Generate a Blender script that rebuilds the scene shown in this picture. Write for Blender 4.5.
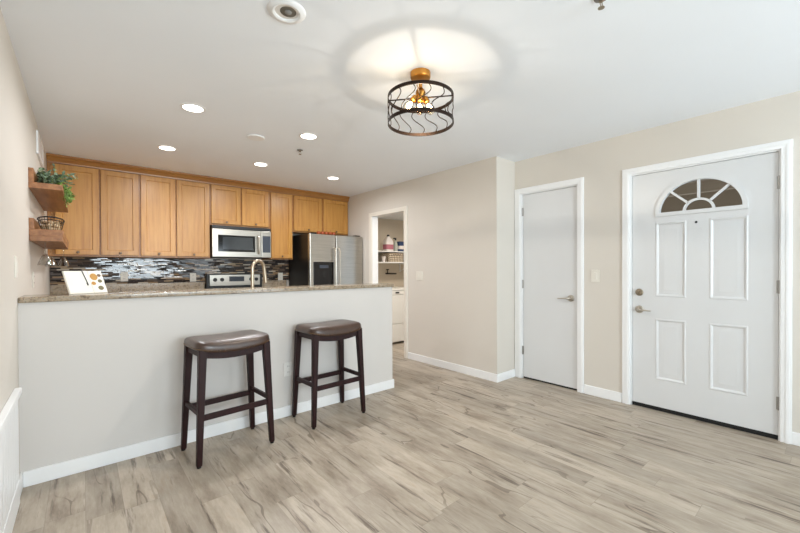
import bpy, bmesh, math, random
from mathutils import Vector, Matrix, Euler
from math import sin, cos, pi, radians, sqrt, atan2

for o in list(bpy.data.objects):
    bpy.data.objects.remove(o, do_unlink=True)
SC = bpy.context.scene
COL = SC.collection

# ------------------------------------------------------------------ camera, sky, lights, exposure
YAW, PITCH, ROLL = radians(40.37127), radians(0.41701), radians(-0.221273)
FPX, CYPX, CAMH = 373.19, 271.83, 1.2221
cam = bpy.data.cameras.new('camera'); co = bpy.data.objects.new('camera', cam); COL.objects.link(co)
Fw = Vector((sin(YAW)*cos(PITCH), cos(YAW)*cos(PITCH), -sin(PITCH)))
Rt = Vector((cos(YAW), -sin(YAW), 0)); Up = Rt.cross(Fw)
R2 = cos(ROLL)*Rt + sin(ROLL)*Up
U2 = -sin(ROLL)*Rt + cos(ROLL)*Up
M = Matrix((R2, U2, -Fw)).transposed().to_4x4(); M.translation = Vector((0, 0, CAMH))
co.matrix_world = M
cam.sensor_fit = 'HORIZONTAL'; cam.sensor_width = 36; cam.lens = FPX/800*36
cam.shift_y = (CYPX-266.5)/800
cam.clip_start = 0.02; cam.clip_end = 200
SC.camera = co

SC.view_settings.view_transform = 'Standard'; SC.view_settings.look = 'None'
SC.view_settings.gamma = 1; SC.view_settings.use_curve_mapping = False
SC.view_settings.exposure = 0.0
SC.cycles.max_bounces = 10; SC.cycles.diffuse_bounces = 6; SC.cycles.glossy_bounces = 4
SC.cycles.transparent_max_bounces = 16
SC.cycles.use_denoising = True
SC.cycles.sample_clamp_indirect = 6

W = bpy.data.worlds.new('world'); SC.world = W; W.use_nodes = True
W.node_tree.nodes['Background'].inputs[0].default_value = (0.80, 0.90, 1.0, 1)
W.node_tree.nodes['Background'].inputs[1].default_value = 1.2

def area_light(name, loc, rot, sx, sy, power, color=(1, 1, 1), shape='RECTANGLE', spread=pi):
    l = bpy.data.lights.new(name, 'AREA'); l.shape = shape; l.size = sx
    if shape == 'RECTANGLE': l.size_y = sy
    l.energy = power; l.color = color; l.spread = spread
    o = bpy.data.objects.new(name, l); COL.objects.link(o); o.location = loc; o.rotation_euler = rot
    return o
# daylight coming in through the big windows of the living room behind the camera
area_light('daylight_window', (1.38, -2.95, 1.40), (radians(112), 0, 0), 1.6, 1.4, 225, (0.82, 0.915, 1.0))
area_light('daylight_patio', (3.08, -3.05, 1.0), (radians(112), 0, 0), 1.2, 2.0, 62, (0.82, 0.915, 1.0))

# ------------------------------------------------------------------ dimensions (metres)
XL, XR, XM = -0.278, 3.734, 3.387
YJ, YP, YB, YK = 2.38, 2.979, -2.5, 5.65
ZC = 2.428
XE = 2.425          # open end of the peninsula
LX1, LY1 = 5.3, 5.55  # laundry room

def lin(r, g, b):
    f = lambda c: ((c/255+0.055)/1.055)**2.4 if c > 10 else c/255/12.92
    return (f(r), f(g), f(b), 1)

# ------------------------------------------------------------------ materials
MATS = {}
def mat(name, col=None, rough=0.5, metal=0.0, **kw):
    m = bpy.data.materials.new(name); m.use_nodes = True
    b = m.node_tree.nodes['Principled BSDF']
    if col: b.inputs['Base Color'].default_value = col
    b.inputs['Roughness'].default_value = rough; b.inputs['Metallic'].default_value = metal
    for k, v in kw.items():
        b.inputs[k.replace('_', ' ')].default_value = v
    MATS[name] = m
    return m
class N:
    """small node helper"""
    def __init__(s, m): s.m = m; s.t = m.node_tree; s.b = s.t.nodes['Principled BSDF']
    def n(s, typ, **kw):
        x = s.t.nodes.new(typ)
        for k, v in kw.items(): setattr(x, k, v)
        return x
    def l(s, a, b): s.t.links.new(a, b)
    def coord(s, scale=(1, 1, 1), kind='Object'):
        tc = s.n('ShaderNodeTexCoord'); mp = s.n('ShaderNodeMapping'); mp.inputs['Scale'].default_value = scale
        s.l(tc.outputs[kind], mp.inputs[0]); return mp.outputs[0]
    def world(s):
        return s.n('ShaderNodeNewGeometry').outputs['Position']
    def math(s, op, a, b=None, c=None):
        x = s.n('ShaderNodeMath', operation=op)
        for i, v in enumerate((a, b, c)):
            if v is None: continue
            if isinstance(v, (int, float)): x.inputs[i].default_value = v
            else: s.l(v, x.inputs[i])
        return x.outputs[0]
    def noise(s, vec, scale, detail=4, rough=0.55):
        x = s.n('ShaderNodeTexNoise'); x.inputs['Scale'].default_value = scale
        x.inputs['Detail'].default_value = detail; x.inputs['Roughness'].default_value = rough
        s.l(vec, x.inputs['Vector']); return x.outputs['Fac']
    def ramp(s, fac, stops, interp='LINEAR'):
        x = s.n('ShaderNodeValToRGB'); cr = x.color_ramp; cr.interpolation = interp
        while len(cr.elements) < len(stops): cr.elements.new(0.5)
        for e, (p, c) in zip(cr.elements, stops): e.position = p; e.color = c
        s.l(fac, x.inputs[0]); return x.outputs[0]
    def mix(s, fac, a, b, mode='MIX'):
        x = s.n('ShaderNodeMix', data_type='RGBA', blend_type=mode)
        for sock, v in ((x.inputs[0], fac), (x.inputs[6], a), (x.inputs[7], b)):
            if isinstance(v, (int, float)): sock.default_value = v
            elif isinstance(v, tuple): sock.default_value = v
            else: s.l(v, sock)
        return x.outputs[2]
    def bump(s, h, strength=0.2, dist=0.01):
        x = s.n('ShaderNodeBump'); x.inputs['Strength'].default_value = strength; x.inputs['Distance'].default_value = dist
        s.l(h, x.inputs['Height']); s.l(x.outputs[0], s.b.inputs['Normal'])
    def color(s, c): s.l(c, s.b.inputs['Base Color'])

def paint(name, rgb, rough=0.6, bump=0.04):
    m = mat(name, lin(*rgb), rough); k = N(m)
    w = k.world(); f = k.noise(w, 1.7, 3)
    c = lin(*rgb); d = lin(*[max(0, v-4) for v in rgb])
    k.color(k.mix(f, d, c)); k.bump(k.noise(w, 260, 2), bump, 0.002)
    return m
paint('wall_paint', (214, 208, 199)); paint('grey_paint', (211, 207, 203)); paint('ceiling_paint', (242, 246, 251), 0.8)
paint('trim_paint', (240, 241, 242), 0.35, 0.0); paint('door_paint', (217, 218, 219), 0.32, 0.0)
paint('trim_cream', (231, 226, 216), 0.4, 0.0); paint('laundry_paint', (214, 203, 186))

def wood(name, c1, c2, c3, axis='z', rough=0.38, sc=1.0, coat=0.15):
    m = mat(name, None, rough); k = N(m); b = 34*sc
    s = {'z': (b, b, 2.2*sc), 'x': (2.2*sc, b, b), 'y': (b, 2.2*sc, b)}[axis]
    s2 = {'z': (5, 5, 0.8), 'x': (0.8, 5, 5), 'y': (5, 0.8, 5)}[axis]
    oi = k.n('ShaderNodeObjectInfo')
    def off(v):
        a = k.n('ShaderNodeVectorMath', operation='ADD'); k.l(v, a.inputs[0])
        cx = k.n('ShaderNodeCombineXYZ'); r = k.math('MULTIPLY', oi.outputs['Random'], 37.0)
        k.l(r, cx.inputs[0]); k.l(r, cx.inputs[1]); k.l(r, cx.inputs[2]); k.l(cx.outputs[0], a.inputs[1]); return a.outputs[0]
    f = k.noise(off(k.coord(s)), 1.0, 5, 0.6); g = k.noise(off(k.coord(s2)), 1.0, 3)
    c = k.ramp(f, [(0.3, c1), (0.52, c2), (0.75, c3)])
    c = k.mix(k.math('MULTIPLY', g, 0.5), c, c1)
    v = k.math('MULTIPLY_ADD', oi.outputs['Random'], 0.14, 0.93)
    hs = k.n('ShaderNodeHueSaturation'); k.l(c, hs.inputs['Color']); k.l(v, hs.inputs['Value'])
    k.color(hs.outputs[0]); k.b.inputs['Coat Weight'].default_value = coat; k.b.inputs['Coat Roughness'].default_value = 0.25
    if name == 'espresso': k.b.inputs['Specular IOR Level'].default_value = 0.3
    k.bump(f, 0.05, 0.002)
    return m
wood('maple', lin(163, 109, 46), lin(185, 134, 63), lin(195, 147, 73))
wood('maple_across', lin(142, 90, 38), lin(162, 111, 51), lin(174, 125, 61), 'x')
wood('walnut', lin(120, 76, 42), lin(154, 104, 62), lin(174, 124, 78), 'y', 0.45)
wood('espresso', lin(30, 10, 11), lin(41, 14, 15), lin(51, 19, 20), 'z', 0.5, 1.0, 0.0)
wood('porch_wood', lin(150, 134, 116), lin(172, 154, 134), lin(184, 168, 148), 'y', 0.7, 0.5, 0)

def floor_material():
    m = mat('plank_tile', None, 0.42); k = N(m)
    sp = k.n('ShaderNodeSeparateXYZ'); k.l(k.world(), sp.inputs[0]); X, Y = sp.outputs[0], sp.outputs[1]
    pw, pl = 0.152, 0.91
    u = k.math('DIVIDE', k.math('ADD', X, 10.03), pw); ci = k.math('FLOOR', u)
    wn = k.n('ShaderNodeTexWhiteNoise', noise_dimensions='1D'); k.l(ci, wn.inputs['W'])
    v = k.math('ADD', k.math('DIVIDE', k.math('ADD', Y, 10.0), pl), k.math('MULTIPLY', wn.outputs['Value'], 7.0)); ri = k.math('FLOOR', v)
    cb = k.n('ShaderNodeCombineXYZ'); k.l(ci, cb.inputs[0]); k.l(ri, cb.inputs[1])
    w2 = k.n('ShaderNodeTexWhiteNoise', noise_dimensions='2D'); k.l(cb.outputs[0], w2.inputs['Vector'])
    rnd = w2.outputs['Value']
    # grain space: stretched along the plank, moved per plank
    cb2 = k.n('ShaderNodeCombineXYZ')
    k.l(k.math('ADD', X, k.math('MULTIPLY', rnd, 13.0)), cb2.inputs[0]); k.l(k.math('MULTIPLY', Y, 0.075), cb2.inputs[1]); k.l(k.math('MULTIPLY', rnd, 5.0), cb2.inputs[2])
    cb3 = k.n('ShaderNodeCombineXYZ')
    k.l(k.math('ADD', X, k.math('MULTIPLY', rnd, 9.0)), cb3.inputs[0]); k.l(k.math('MULTIPLY', Y, 0.22), cb3.inputs[1]); k.l(rnd, cb3.inputs[2])
    fine = k.noise(cb2.outputs[0], 70, 6, 0.65)
    cloud = k.noise(cb3.outputs[0], 10, 6, 0.68)
    streak = k.noise(cb2.outputs[0], 19, 6, 0.66)
    base = k.ramp(cloud, [(0.3, lin(124, 109, 94)), (0.45, lin(170, 158, 142)), (0.6, lin(194, 183, 168)), (0.74, lin(178, 159, 136))])
    base = k.mix(k.math('MULTIPLY', fine, 0.75), base, lin(140, 127, 112))
    dark = k.ramp(streak, [(0.0, (1, 1, 1, 1)), (0.33, (1, 1, 1, 1)), (0.43, (0, 0, 0, 1))])
    base = k.mix(k.math('MULTIPLY', dark, 0.85), base, lin(84, 70, 58))
    crk = k.math('LESS_THAN', k.math('ABSOLUTE', k.math('SUBTRACT', k.noise(cb3.outputs[0], 5.5, 2, 0.45), 0.5)), 0.006)
    gate = k.ramp(k.noise(cb2.outputs[0], 6, 3), [(0.47, (0, 0, 0, 1)), (0.56, (1, 1, 1, 1))])
    base = k.mix(k.math('MULTIPLY', k.math('MULTIPLY', crk, gate), 0.6), base, lin(96, 82, 69))
    pv = k.math('MULTIPLY_ADD', rnd, 0.26, 0.87)
    hs = k.n('ShaderNodeHueSaturation'); k.l(base, hs.inputs['Color']); k.l(pv, hs.inputs['Value'])
    fu = k.math('FRACT', u); fv = k.math('FRACT', v)
    du = k.math('MULTIPLY', k.math('MINIMUM', fu, k.math('SUBTRACT', 1.0, fu)), pw)
    dv = k.math('MULTIPLY', k.math('MINIMUM', fv, k.math('SUBTRACT', 1.0, fv)), pl)
    d = k.math('MINIMUM', du, dv)
    g = k.math('LESS_THAN', d, 0.0014)
    k.color(k.mix(k.math('MULTIPLY', g, 0.38), hs.outputs[0], lin(116, 106, 95)))
    k.bump(k.math('MULTIPLY_ADD', g, -1.0, k.math('MULTIPLY', fine, 0.15)), 0.15, 0.003)
    rr = k.math('MULTIPLY_ADD', cloud, 0.2, 0.34); k.l(rr, k.b.inputs['Roughness'])
floor_material()

def mosaic_material():
    m = mat('mosaic', None, 0.14); k = N(m)
    sp = k.n('ShaderNodeSeparateXYZ'); k.l(k.world(), sp.inputs[0]); X, Z = sp.outputs[0], sp.outputs[2]
    th, tw = 0.0165, 0.105
    v = k.math('DIVIDE', Z, th); ri = k.math('FLOOR', v)
    wn = k.n('ShaderNodeTexWhiteNoise', noise_dimensions='1D'); k.l(ri, wn.inputs['W'])
    u = k.math('ADD', k.math('DIVIDE', k.math('ADD', X, 5.0), tw), k.math('MULTIPLY', wn.outputs['Value'], 9.0)); ci = k.math('FLOOR', u)
    cb = k.n('ShaderNodeCombineXYZ'); k.l(ci, cb.inputs[0]); k.l(ri, cb.inputs[1])
    w2 = k.n('ShaderNodeTexWhiteNoise', noise_dimensions='2D'); k.l(cb.outputs[0], w2.inputs['Vector'])
    c = k.ramp(w2.outputs['Value'], [(0, lin(36, 30, 29)), (0.26, lin(60, 48, 42)), (0.40, lin(98, 82, 70)), (0.54, lin(158, 130, 98)),
                                     (0.66, lin(44, 38, 38)), (0.80, lin(186, 165, 136)), (0.87, lin(100, 92, 88)), (0.95, lin(206, 194, 176))], 'CONSTANT')
    fu = k.math('FRACT', u); fv = k.math('FRACT', v)
    d = k.math('MINIMUM', k.math('MULTIPLY', k.math('MINIMUM', fu, k.math('SUBTRACT', 1.0, fu)), tw), k.math('MULTIPLY', k.math('MINIMUM', fv, k.math('SUBTRACT', 1.0, fv)), th))
    g = k.math('LESS_THAN', d, 0.0011)
    k.color(k.mix(g, c, lin(112, 104, 96)))
    k.l(k.math('MULTIPLY_ADD', g, 0.6, 0.05), k.b.inputs['Roughness'])
    # every little tile sits at a slightly different tilt
    tilt = k.math('MULTIPLY', k.math('SUBTRACT', w2.outputs['Value'], 0.5), k.math('SUBTRACT', fu, 0.5))
    k.bump(k.math('MULTIPLY_ADD', g, -0.25, tilt), 1.0, 0.007)
    k.b.inputs['Specular IOR Level'].default_value = 0.38
mosaic_material()

def granite_material():
    m = mat('granite', None, 0.16); k = N(m); w = k.world()
    a = k.noise(w, 38, 6, 0.72); b = k.noise(w, 120, 3, 0.6); c0 = k.noise(w, 14, 4)
    c = k.ramp(a, [(0.30, lin(74, 62, 52)), (0.42, lin(138, 120, 98)), (0.52, lin(172, 155, 130)), (0.63, lin(150, 143, 134)), (0.75, lin(205, 192, 170))])
    sp = k.ramp(b, [(0.36, (1, 1, 1, 1)), (0.42, (0, 0, 0, 1))])
    c = k.mix(k.math('MULTIPLY', sp, 0.75), c, lin(58, 50, 45))
    c = k.mix(k.math('MULTIPLY', c0, 0.35), c, lin(128, 118, 106))
    k.color(c)
granite_material()

mat('leather', None, 0.34, Coat_Weight=0.28, Coat_Roughness=0.24); k = N(MATS['leather'])
lw = k.coord(); k.color(k.ramp(k.noise(lw, 6, 4), [(0.35, lin(52, 34, 25)), (0.65, lin(74, 50, 36))])); k.bump(k.noise(lw, 240, 2), 0.12, 0.002)
mat('brushed_steel', None, 0.30, 1.0); k = N(MATS['brushed_steel'])
f = k.noise(k.coord((2, 2, 160)), 2.0, 3); k.color(k.ramp(f, [(0.3, lin(166, 161, 153)), (0.7, lin(192, 187, 178))])); k.l(k.math('MULTIPLY_ADD', f, 0.12, 0.24), k.b.inputs['Roughness'])
mat('nickel', lin(158, 147, 130), 0.30, 1.0); mat('knob_bronze', lin(112, 96, 80), 0.4, 1.0); mat('aged_brass', lin(128, 104, 78), 0.4, 1.0); mat('hinge_silver', lin(168, 166, 163), 0.35, 1.0); mat('satin_nickel', lin(190, 183, 172), 0.32, 1.0)
mat('champagne', lin(186, 172, 152), 0.32, 1.0); mat('brass', lin(190, 136, 66), 0.28, 1.0)
mat('iron', lin(52, 40, 33), 0.42, 0.85); mat('black_wire', lin(22, 22, 26), 0.4, 0.4)
mat('black_plastic', lin(14, 14, 15), 0.42); mat('black_gloss', lin(9, 9, 11), 0.08); mat('rubber', lin(12, 12, 13), 0.7)
mat('dark_window', lin(46, 50, 53), 0.10, Coat_Weight=0.5); mat('grey_panel', lin(58, 64, 74), 0.2)
mat('white_plastic', lin(226, 222, 212), 0.4); mat('plate_grey', lin(222, 219, 214), 0.4); mat('appliance_white', lin(236, 235, 230), 0.28)
mat('reflector_grey', lin(112, 108, 98), 0.35, 0.3); mat('hole', lin(20, 18, 17), 0.9); mat('socket_grey', lin(130, 128, 124), 0.5)
mat('cork', None, 0.85); k = N(MATS['cork']); k.color(k.ramp(k.noise(k.coord(), 60, 4), [(0.35, lin(176, 146, 108)), (0.7, lin(222, 203, 172))]))
mat('leaf_grey', None, 0.55); k = N(MATS['leaf_grey']); k.color(k.ramp(k.noise(k.coord(), 24, 3), [(0.35, lin(66, 88, 68)), (0.65, lin(132, 152, 124))]))
mat('leaf_green', None, 0.5); k = N(MATS['leaf_green']); k.color(k.ramp(k.noise(k.coord(), 24, 3), [(0.35, lin(84, 120, 52)), (0.65, lin(142, 170, 86))]))
mat('pot_glaze', lin(168, 165, 160), 0.4); mat('soil', lin(52, 40, 32), 0.95)
mat('paper', lin(226, 221, 211), 0.7); mat('ink', lin(40, 40, 42), 0.6); mat('food_gold', lin(176, 128, 52), 0.6); mat('food_green', lin(104, 96, 62), 0.6)
mat('food_brown', lin(98, 72, 48), 0.6); mat('amber', lin(186, 84, 30), 0.3)
mat('jug_white', lin(236, 230, 228), 0.35); mat('jug_label', lin(182, 112, 128), 0.5); mat('blue_plastic', lin(38, 62, 104), 0.4); mat('clear_bottle', lin(190, 196, 186), 0.3)
mat('stucco', lin(150, 132, 112), 0.9); mat('orange_tin', lin(160, 74, 34), 0.5)
k = N(mat('basket_weave', None, 0.8)); ch = k.n('ShaderNodeTexChecker'); ch.inputs['Scale'].default_value = 1
mp = k.coord((38, 38, 38)); rt = k.n('ShaderNodeVectorRotate', rotation_type='Y_AXIS'); rt.inputs['Angle'].default_value = radians(45); k.l(mp, rt.inputs['Vector'])
k.l(rt.outputs[0], ch.inputs['Vector']); ch.inputs['Color1'].default_value = lin(214, 202, 182); ch.inputs['Color2'].default_value = lin(104, 84, 66); k.color(ch.outputs[0])

def emit(name, col, strength):
    m = bpy.data.materials.new(name); m.use_nodes = True; t = m.node_tree; t.nodes.clear()
    e = t.nodes.new('ShaderNodeEmission'); e.inputs[0].default_value = col; e.inputs[1].default_value = strength
    o = t.nodes.new('ShaderNodeOutputMaterial'); t.links.new(e.outputs[0], o.inputs[0]); MATS[name] = m
emit('lens_glow', (1, 0.94, 0.84, 1), 9.0); emit('filament_glow', (1, 0.72, 0.38, 1), 60.0)
def glassy(name, tint, gloss=0.12, rough=0.02):
    m = bpy.data.materials.new(name); m.use_nodes = True; t = m.node_tree; t.nodes.clear()
    tr = t.nodes.new('ShaderNodeBsdfTransparent'); tr.inputs[0].default_value = tint
    gl = t.nodes.new('ShaderNodeBsdfGlossy'); gl.inputs['Roughness'].default_value = rough
    fr = t.nodes.new('ShaderNodeLayerWeight'); fr.inputs[0].default_value = gloss
    mx = t.nodes.new('ShaderNodeMixShader'); o = t.nodes.new('ShaderNodeOutputMaterial')
    t.links.new(fr.outputs['Facing'] if gloss > 0.2 else fr.outputs['Fresnel'], mx.inputs[0]); t.links.new(tr.outputs[0], mx.inputs[1]); t.links.new(gl.outputs[0], mx.inputs[2]); t.links.new(mx.outputs[0], o.inputs[0])
    MATS[name] = m
glassy('pane_glass', (0.93, 0.94, 0.93, 1), 0.10); glassy('stem_glass', (0.88, 0.88, 0.87, 1), 0.42); glassy('bulb_glass', (1.0, 0.95, 0.86, 1), 0.10)

# ------------------------------------------------------------------ mesh building
class MB:
    def __init__(s): s.bm = bmesh.new(); s.wn = False
    def box(s, a, b, bev=0.0, seg=2, rot=None, piv=None):
        x0, y0, z0 = [min(p, q) for p, q in zip(a, b)]; x1, y1, z1 = [max(p, q) for p, q in zip(a, b)]
        r = bmesh.ops.create_cube(s.bm, size=1.0)
        vs = r['verts']
        for v in vs:
            v.co = Vector(((x0+x1)/2+v.co.x*(x1-x0), (y0+y1)/2+v.co.y*(y1-y0), (z0+z1)/2+v.co.z*(z1-z0)))
        if bev > 0:
            s.wn = True
            es = list({e for v in vs for e in v.link_edges})
            q = bmesh.ops.bevel(s.bm, geom=es, offset=bev, segments=seg, profile=0.5, affect='EDGES')
            vs = list({v for f in q['faces'] for v in f.verts} | {v for v in vs if v.is_valid})
        if rot is not None:
            piv = Vector(piv if piv is not None else ((x0+x1)/2, (y0+y1)/2, (z0+z1)/2))
            for v in vs: v.co = piv + rot @ (v.co-piv)
        return vs
    def loft(s, rings, cap=True, closed=True):
        """rings: list of lists of points (all the same length)"""
        R = [[s.bm.verts.new(p) for p in r] for r in rings]; n = len(R[0])
        for i in range(len(R)-1):
            for j in range(n if closed else n-1):
                a, b, c, d = R[i][j], R[i][(j+1) % n], R[i+1][(j+1) % n], R[i+1][j]
                try: s.bm.faces.new((a, b, c, d))
                except ValueError: pass
        if cap and closed:
            for r, f in ((R[0], True), (R[-1], False)):
                try: s.bm.faces.new(list(reversed(r)) if f else r)
                except ValueError: pass
        return R
    def lathe(s, prof, c=(0, 0, 0), n=24, axis='z', cap=True):
        c = Vector(c); rings = []
        for r, h in prof:
            ring = []
            for i in range(n):
                t = 2*pi*i/n
                p = Vector((r*cos(t), r*sin(t), h))
                if axis == 'x': p = Vector((p.z, p.x, p.y))
                elif axis == '-x': p = Vector((-p.z, -p.x, p.y))
                elif axis == 'y': p = Vector((p.y, p.z, p.x))
                elif axis == '-y': p = Vector((-p.y, -p.z, p.x))
                elif isinstance(axis, Matrix): p = axis @ p
                ring.append(c+p)
            rings.append(ring)
        s.loft(rings, cap); return s
    def tube(s, pts, r, n=8, closed=False):
        pts = [Vector(p) for p in pts]; m = len(pts); rings = []; nrm = None
        for i, p in enumerate(pts):
            a = pts[(i-1) % m] if (closed or i > 0) else p; b = pts[(i+1) % m] if (closed or i < m-1) else p
            t = (b-a).normalized()
            if nrm is None: nrm = t.orthogonal().normalized()
            nrm = (nrm - t*nrm.dot(t)).normalized(); bn = t.cross(nrm)
            rr = r[i] if isinstance(r, (list, tuple)) else r
            rings.append([p+rr*(cos(2*pi*j/n)*nrm+sin(2*pi*j/n)*bn) for j in range(n)])
        if closed:
            rings.append(rings[0]); R = [[s.bm.verts.new(q) for q in rg] for rg in rings[:-1]]
            for i in range(m):
                A, B = R[i], R[(i+1) % m]
                # pick the best twist for the closing ring
                sh = 0
                if i == m-1: sh = min(range(n), key=lambda q: sum((A[j].co-B[(j+q) % n].co).length for j in range(n)))
                for j in range(n):
                    s.bm.faces.new((A[j], A[(j+1) % n], B[(j+1+sh) % n], B[(j+sh) % n]))
        else: s.loft(rings)
        return s
    def ring(s, c, r, w, h, n=64, z=None):
        """flat band hoop: radius r, radial width w, height h, centred at c"""
        c = Vector(c); rings = []
        for i in range(n):
            t = 2*pi*i/n; d = Vector((cos(t), sin(t), 0))
            rings.append([c+d*(r-w/2)+Vector((0, 0, -h/2)), c+d*(r+w/2)+Vector((0, 0, -h/2)), c+d*(r+w/2)+Vector((0, 0, h/2)), c+d*(r-w/2)+Vector((0, 0, h/2))])
        R = [[s.bm.verts.new(p) for p in q] for q in rings]
        for i in range(n):
            for j in range(4):
                s.bm.faces.new((R[i][j], R[(i+1) % n][j], R[(i+1) % n][(j+1) % 4], R[i][(j+1) % 4]))
        return s
    def sheet(s, outer, holes, T, depth):
        """flat outline with holes in 2-D, mapped by T(u,v,w) and given thickness depth along w"""
        es = []
        for lp in [outer]+holes:
            vs = [s.bm.verts.new(T(u, v, 0)) for u, v in lp]
            es += [s.bm.edges.new((vs[i], vs[(i+1) % len(vs)])) for i in range(len(vs))]
        r = bmesh.ops.triangle_fill(s.bm, use_beauty=True, edges=es)
        fs = [g for g in r['geom'] if isinstance(g, bmesh.types.BMFace)]
        e = bmesh.ops.extrude_face_region(s.bm, geom=fs)
        d = Vector(T(0, 0, depth))-Vector(T(0, 0, 0))
        for v in [g for g in e['geom'] if isinstance(g, bmesh.types.BMVert)]: v.co += d
        return s
    def xform(s, m):
        bmesh.ops.transform(s.bm, matrix=m, verts=s.bm.verts); return s
    def build(s, name, material, parent=None, loc=None, smooth=35, local=False):
        bmesh.ops.recalc_face_normals(s.bm, faces=s.bm.faces)
        off = Vector((0, 0, 0))
        if parent is not None and not local: off = wloc(parent)
        elif loc is not None and not local: off = Vector(loc)
        if off.length > 0: bmesh.ops.translate(s.bm, vec=-off, verts=s.bm.verts)
        me = bpy.data.meshes.new(name); s.bm.to_mesh(me); s.bm.free()
        me.materials.append(MATS[material] if isinstance(material, str) else material)
        if smooth:
            for p in me.polygons: p.use_smooth = True
            me.set_sharp_from_angle(angle=radians(smooth))
        o = bpy.data.objects.new(name, me); COL.objects.link(o)
        if s.wn and smooth:
            w = o.modifiers.new('normals', 'WEIGHTED_NORMAL'); w.keep_sharp = True
        if parent is not None: o.parent = parent
        elif loc is not None: o.location = loc
        return o
def wloc(o):
    v = Vector((0, 0, 0))
    while o is not None: v += o.location; o = o.parent
    return v
def tag(o, label, cat, group=None, kind=None):
    o['label'] = label; o['category'] = cat
    if group: o['group'] = group
    if kind: o['kind'] = kind
    return o
def thing(name, label, cat, loc=(0, 0, 0), group=None, kind=None):
    o = bpy.data.objects.new(name, None); o.empty_display_size = 0.05; COL.objects.link(o); o.location = loc
    return tag(o, label, cat, group, kind)
def struct(o, label, cat): return tag(o, label, cat, None, 'structure')
def copy_tree(o, parent=None):
    c = o.copy(); COL.objects.link(c)
    if parent is not None: c.parent = parent
    for ch in [q for q in bpy.data.objects if q.parent == o and q != c]: copy_tree(ch, c)
    return c
def rect(u0, v0, u1, v1): return [(u0, v0), (u1, v0), (u1, v1), (u0, v1)]
TX = lambda x, s=1: (lambda u, v, w: (x+s*w, u, v))     # sheet in the plane x = const (u=y, v=z)
TY = lambda y, s=1: (lambda u, v, w: (u, y+s*w, v))     # plane y = const (u=x, v=z)

# ------------------------------------------------------------------ the setting
def B(a, b, bev=0.0): m = MB(); m.box(a, b, bev); return m
struct(B((XL-0.12, YB-0.12, -0.06), (LX1+0.1, YK+0.1, 0)).build('floor', 'plank_tile'), 'pale greige wood-look plank tile floor', 'floor')
struct(B((XL-0.12, YB-0.12, ZC), (LX1+0.1, YK+0.1, ZC+0.08)).build('ceiling', 'ceiling_paint'), 'flat white painted ceiling', 'ceiling')
struct(B((XL-0.12, YB-0.12, 0), (XL, YK+0.1, ZC)).build('wall_left', 'wall_paint'), 'off-white left wall carrying the wooden shelves', 'wall')
struct(B((XL, YK, 0), (XM+0.105, YK+0.1, ZC)).build('wall_kitchen', 'wall_paint'), 'kitchen wall behind the maple cabinets', 'wall')
m = MB(); m.sheet(rect(XL, 0, XR, ZC), [rect(0.5, 0.92, 2.2, 2.15), rect(2.5, 0.02, 3.66, 2.15)], TY(YB, -1), 0.12)
struct(m.build('wall_rear', 'wall_paint'), 'living room wall with windows behind the camera', 'wall')
# laundry wall with its doorway
DY0, DY1, DZ = 3.885, 4.632, 2.025
m = MB(); m.sheet([(YJ, 0), (DY0-0.02, 0), (DY0-0.02, DZ+0.02), (DY1+0.02, DZ+0.02), (DY1+0.02, 0), (YK, 0), (YK, ZC), (YJ, ZC)], [], TX(XM), 0.105)
struct(m.build('wall_laundry', 'wall_paint'), 'beige wall pierced by the open laundry doorway', 'wall')
struct(B((XM+0.105, YJ, 0), (XR+0.12, YJ+0.1, ZC)).build('wall_jog', 'wall_paint'), 'short return wall beside the plain closet door', 'wall')
# door wall
FD0, FD1, CD0, CD1, DH = 0.277, 1.197, 1.685, 2.285, 2.04
m = MB(); m.sheet([(YB-0.12, 0), (FD0-0.02, 0), (FD0-0.02, DH+0.02), (FD1+0.02, DH+0.02), (FD1+0.02, 0), (CD0-0.02, 0), (CD0-0.02, DH+0.02), (CD1+0.02, DH+0.02), (CD1+0.02, 0), (YJ, 0), (YJ, ZC), (YB-0.12, ZC)], [], TX(XR), 0.12)
struct(m.build('wall_right', 'wall_paint'), 'beige wall holding the front door and closet door', 'wall')
struct(B((XL, YP, 0), (XE, YP+0.12, 1.040)).build('wall_peninsula', 'grey_paint'), 'pale grey half wall under the granite bar top', 'wall')
# laundry room shell
struct(B((XM+0.105, LY1, 0), (LX1, LY1+0.1, ZC)).build('wall_laundry_back', 'laundry_paint'), 'laundry room back wall behind the shelves', 'wall')
struct(B((LX1, YJ+0.1, 0), (LX1+0.1, LY1, ZC)).build('wall_laundry_far', 'laundry_paint'), 'far side wall of the laundry room', 'wall')
struct(B((XM+0.105, YJ+0.1, 2.17), (LX1, LY1, 2.23)).build('ceiling_laundry', 'ceiling_paint'), 'lower white ceiling inside the laundry room', 'ceiling')
struct(B((XR+0.12, 1.45, 0), (XR+0.75, 1.5, ZC)).build('wall_closet', 'wall_paint'), 'closet side wall behind the plain white door', 'wall')

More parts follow.
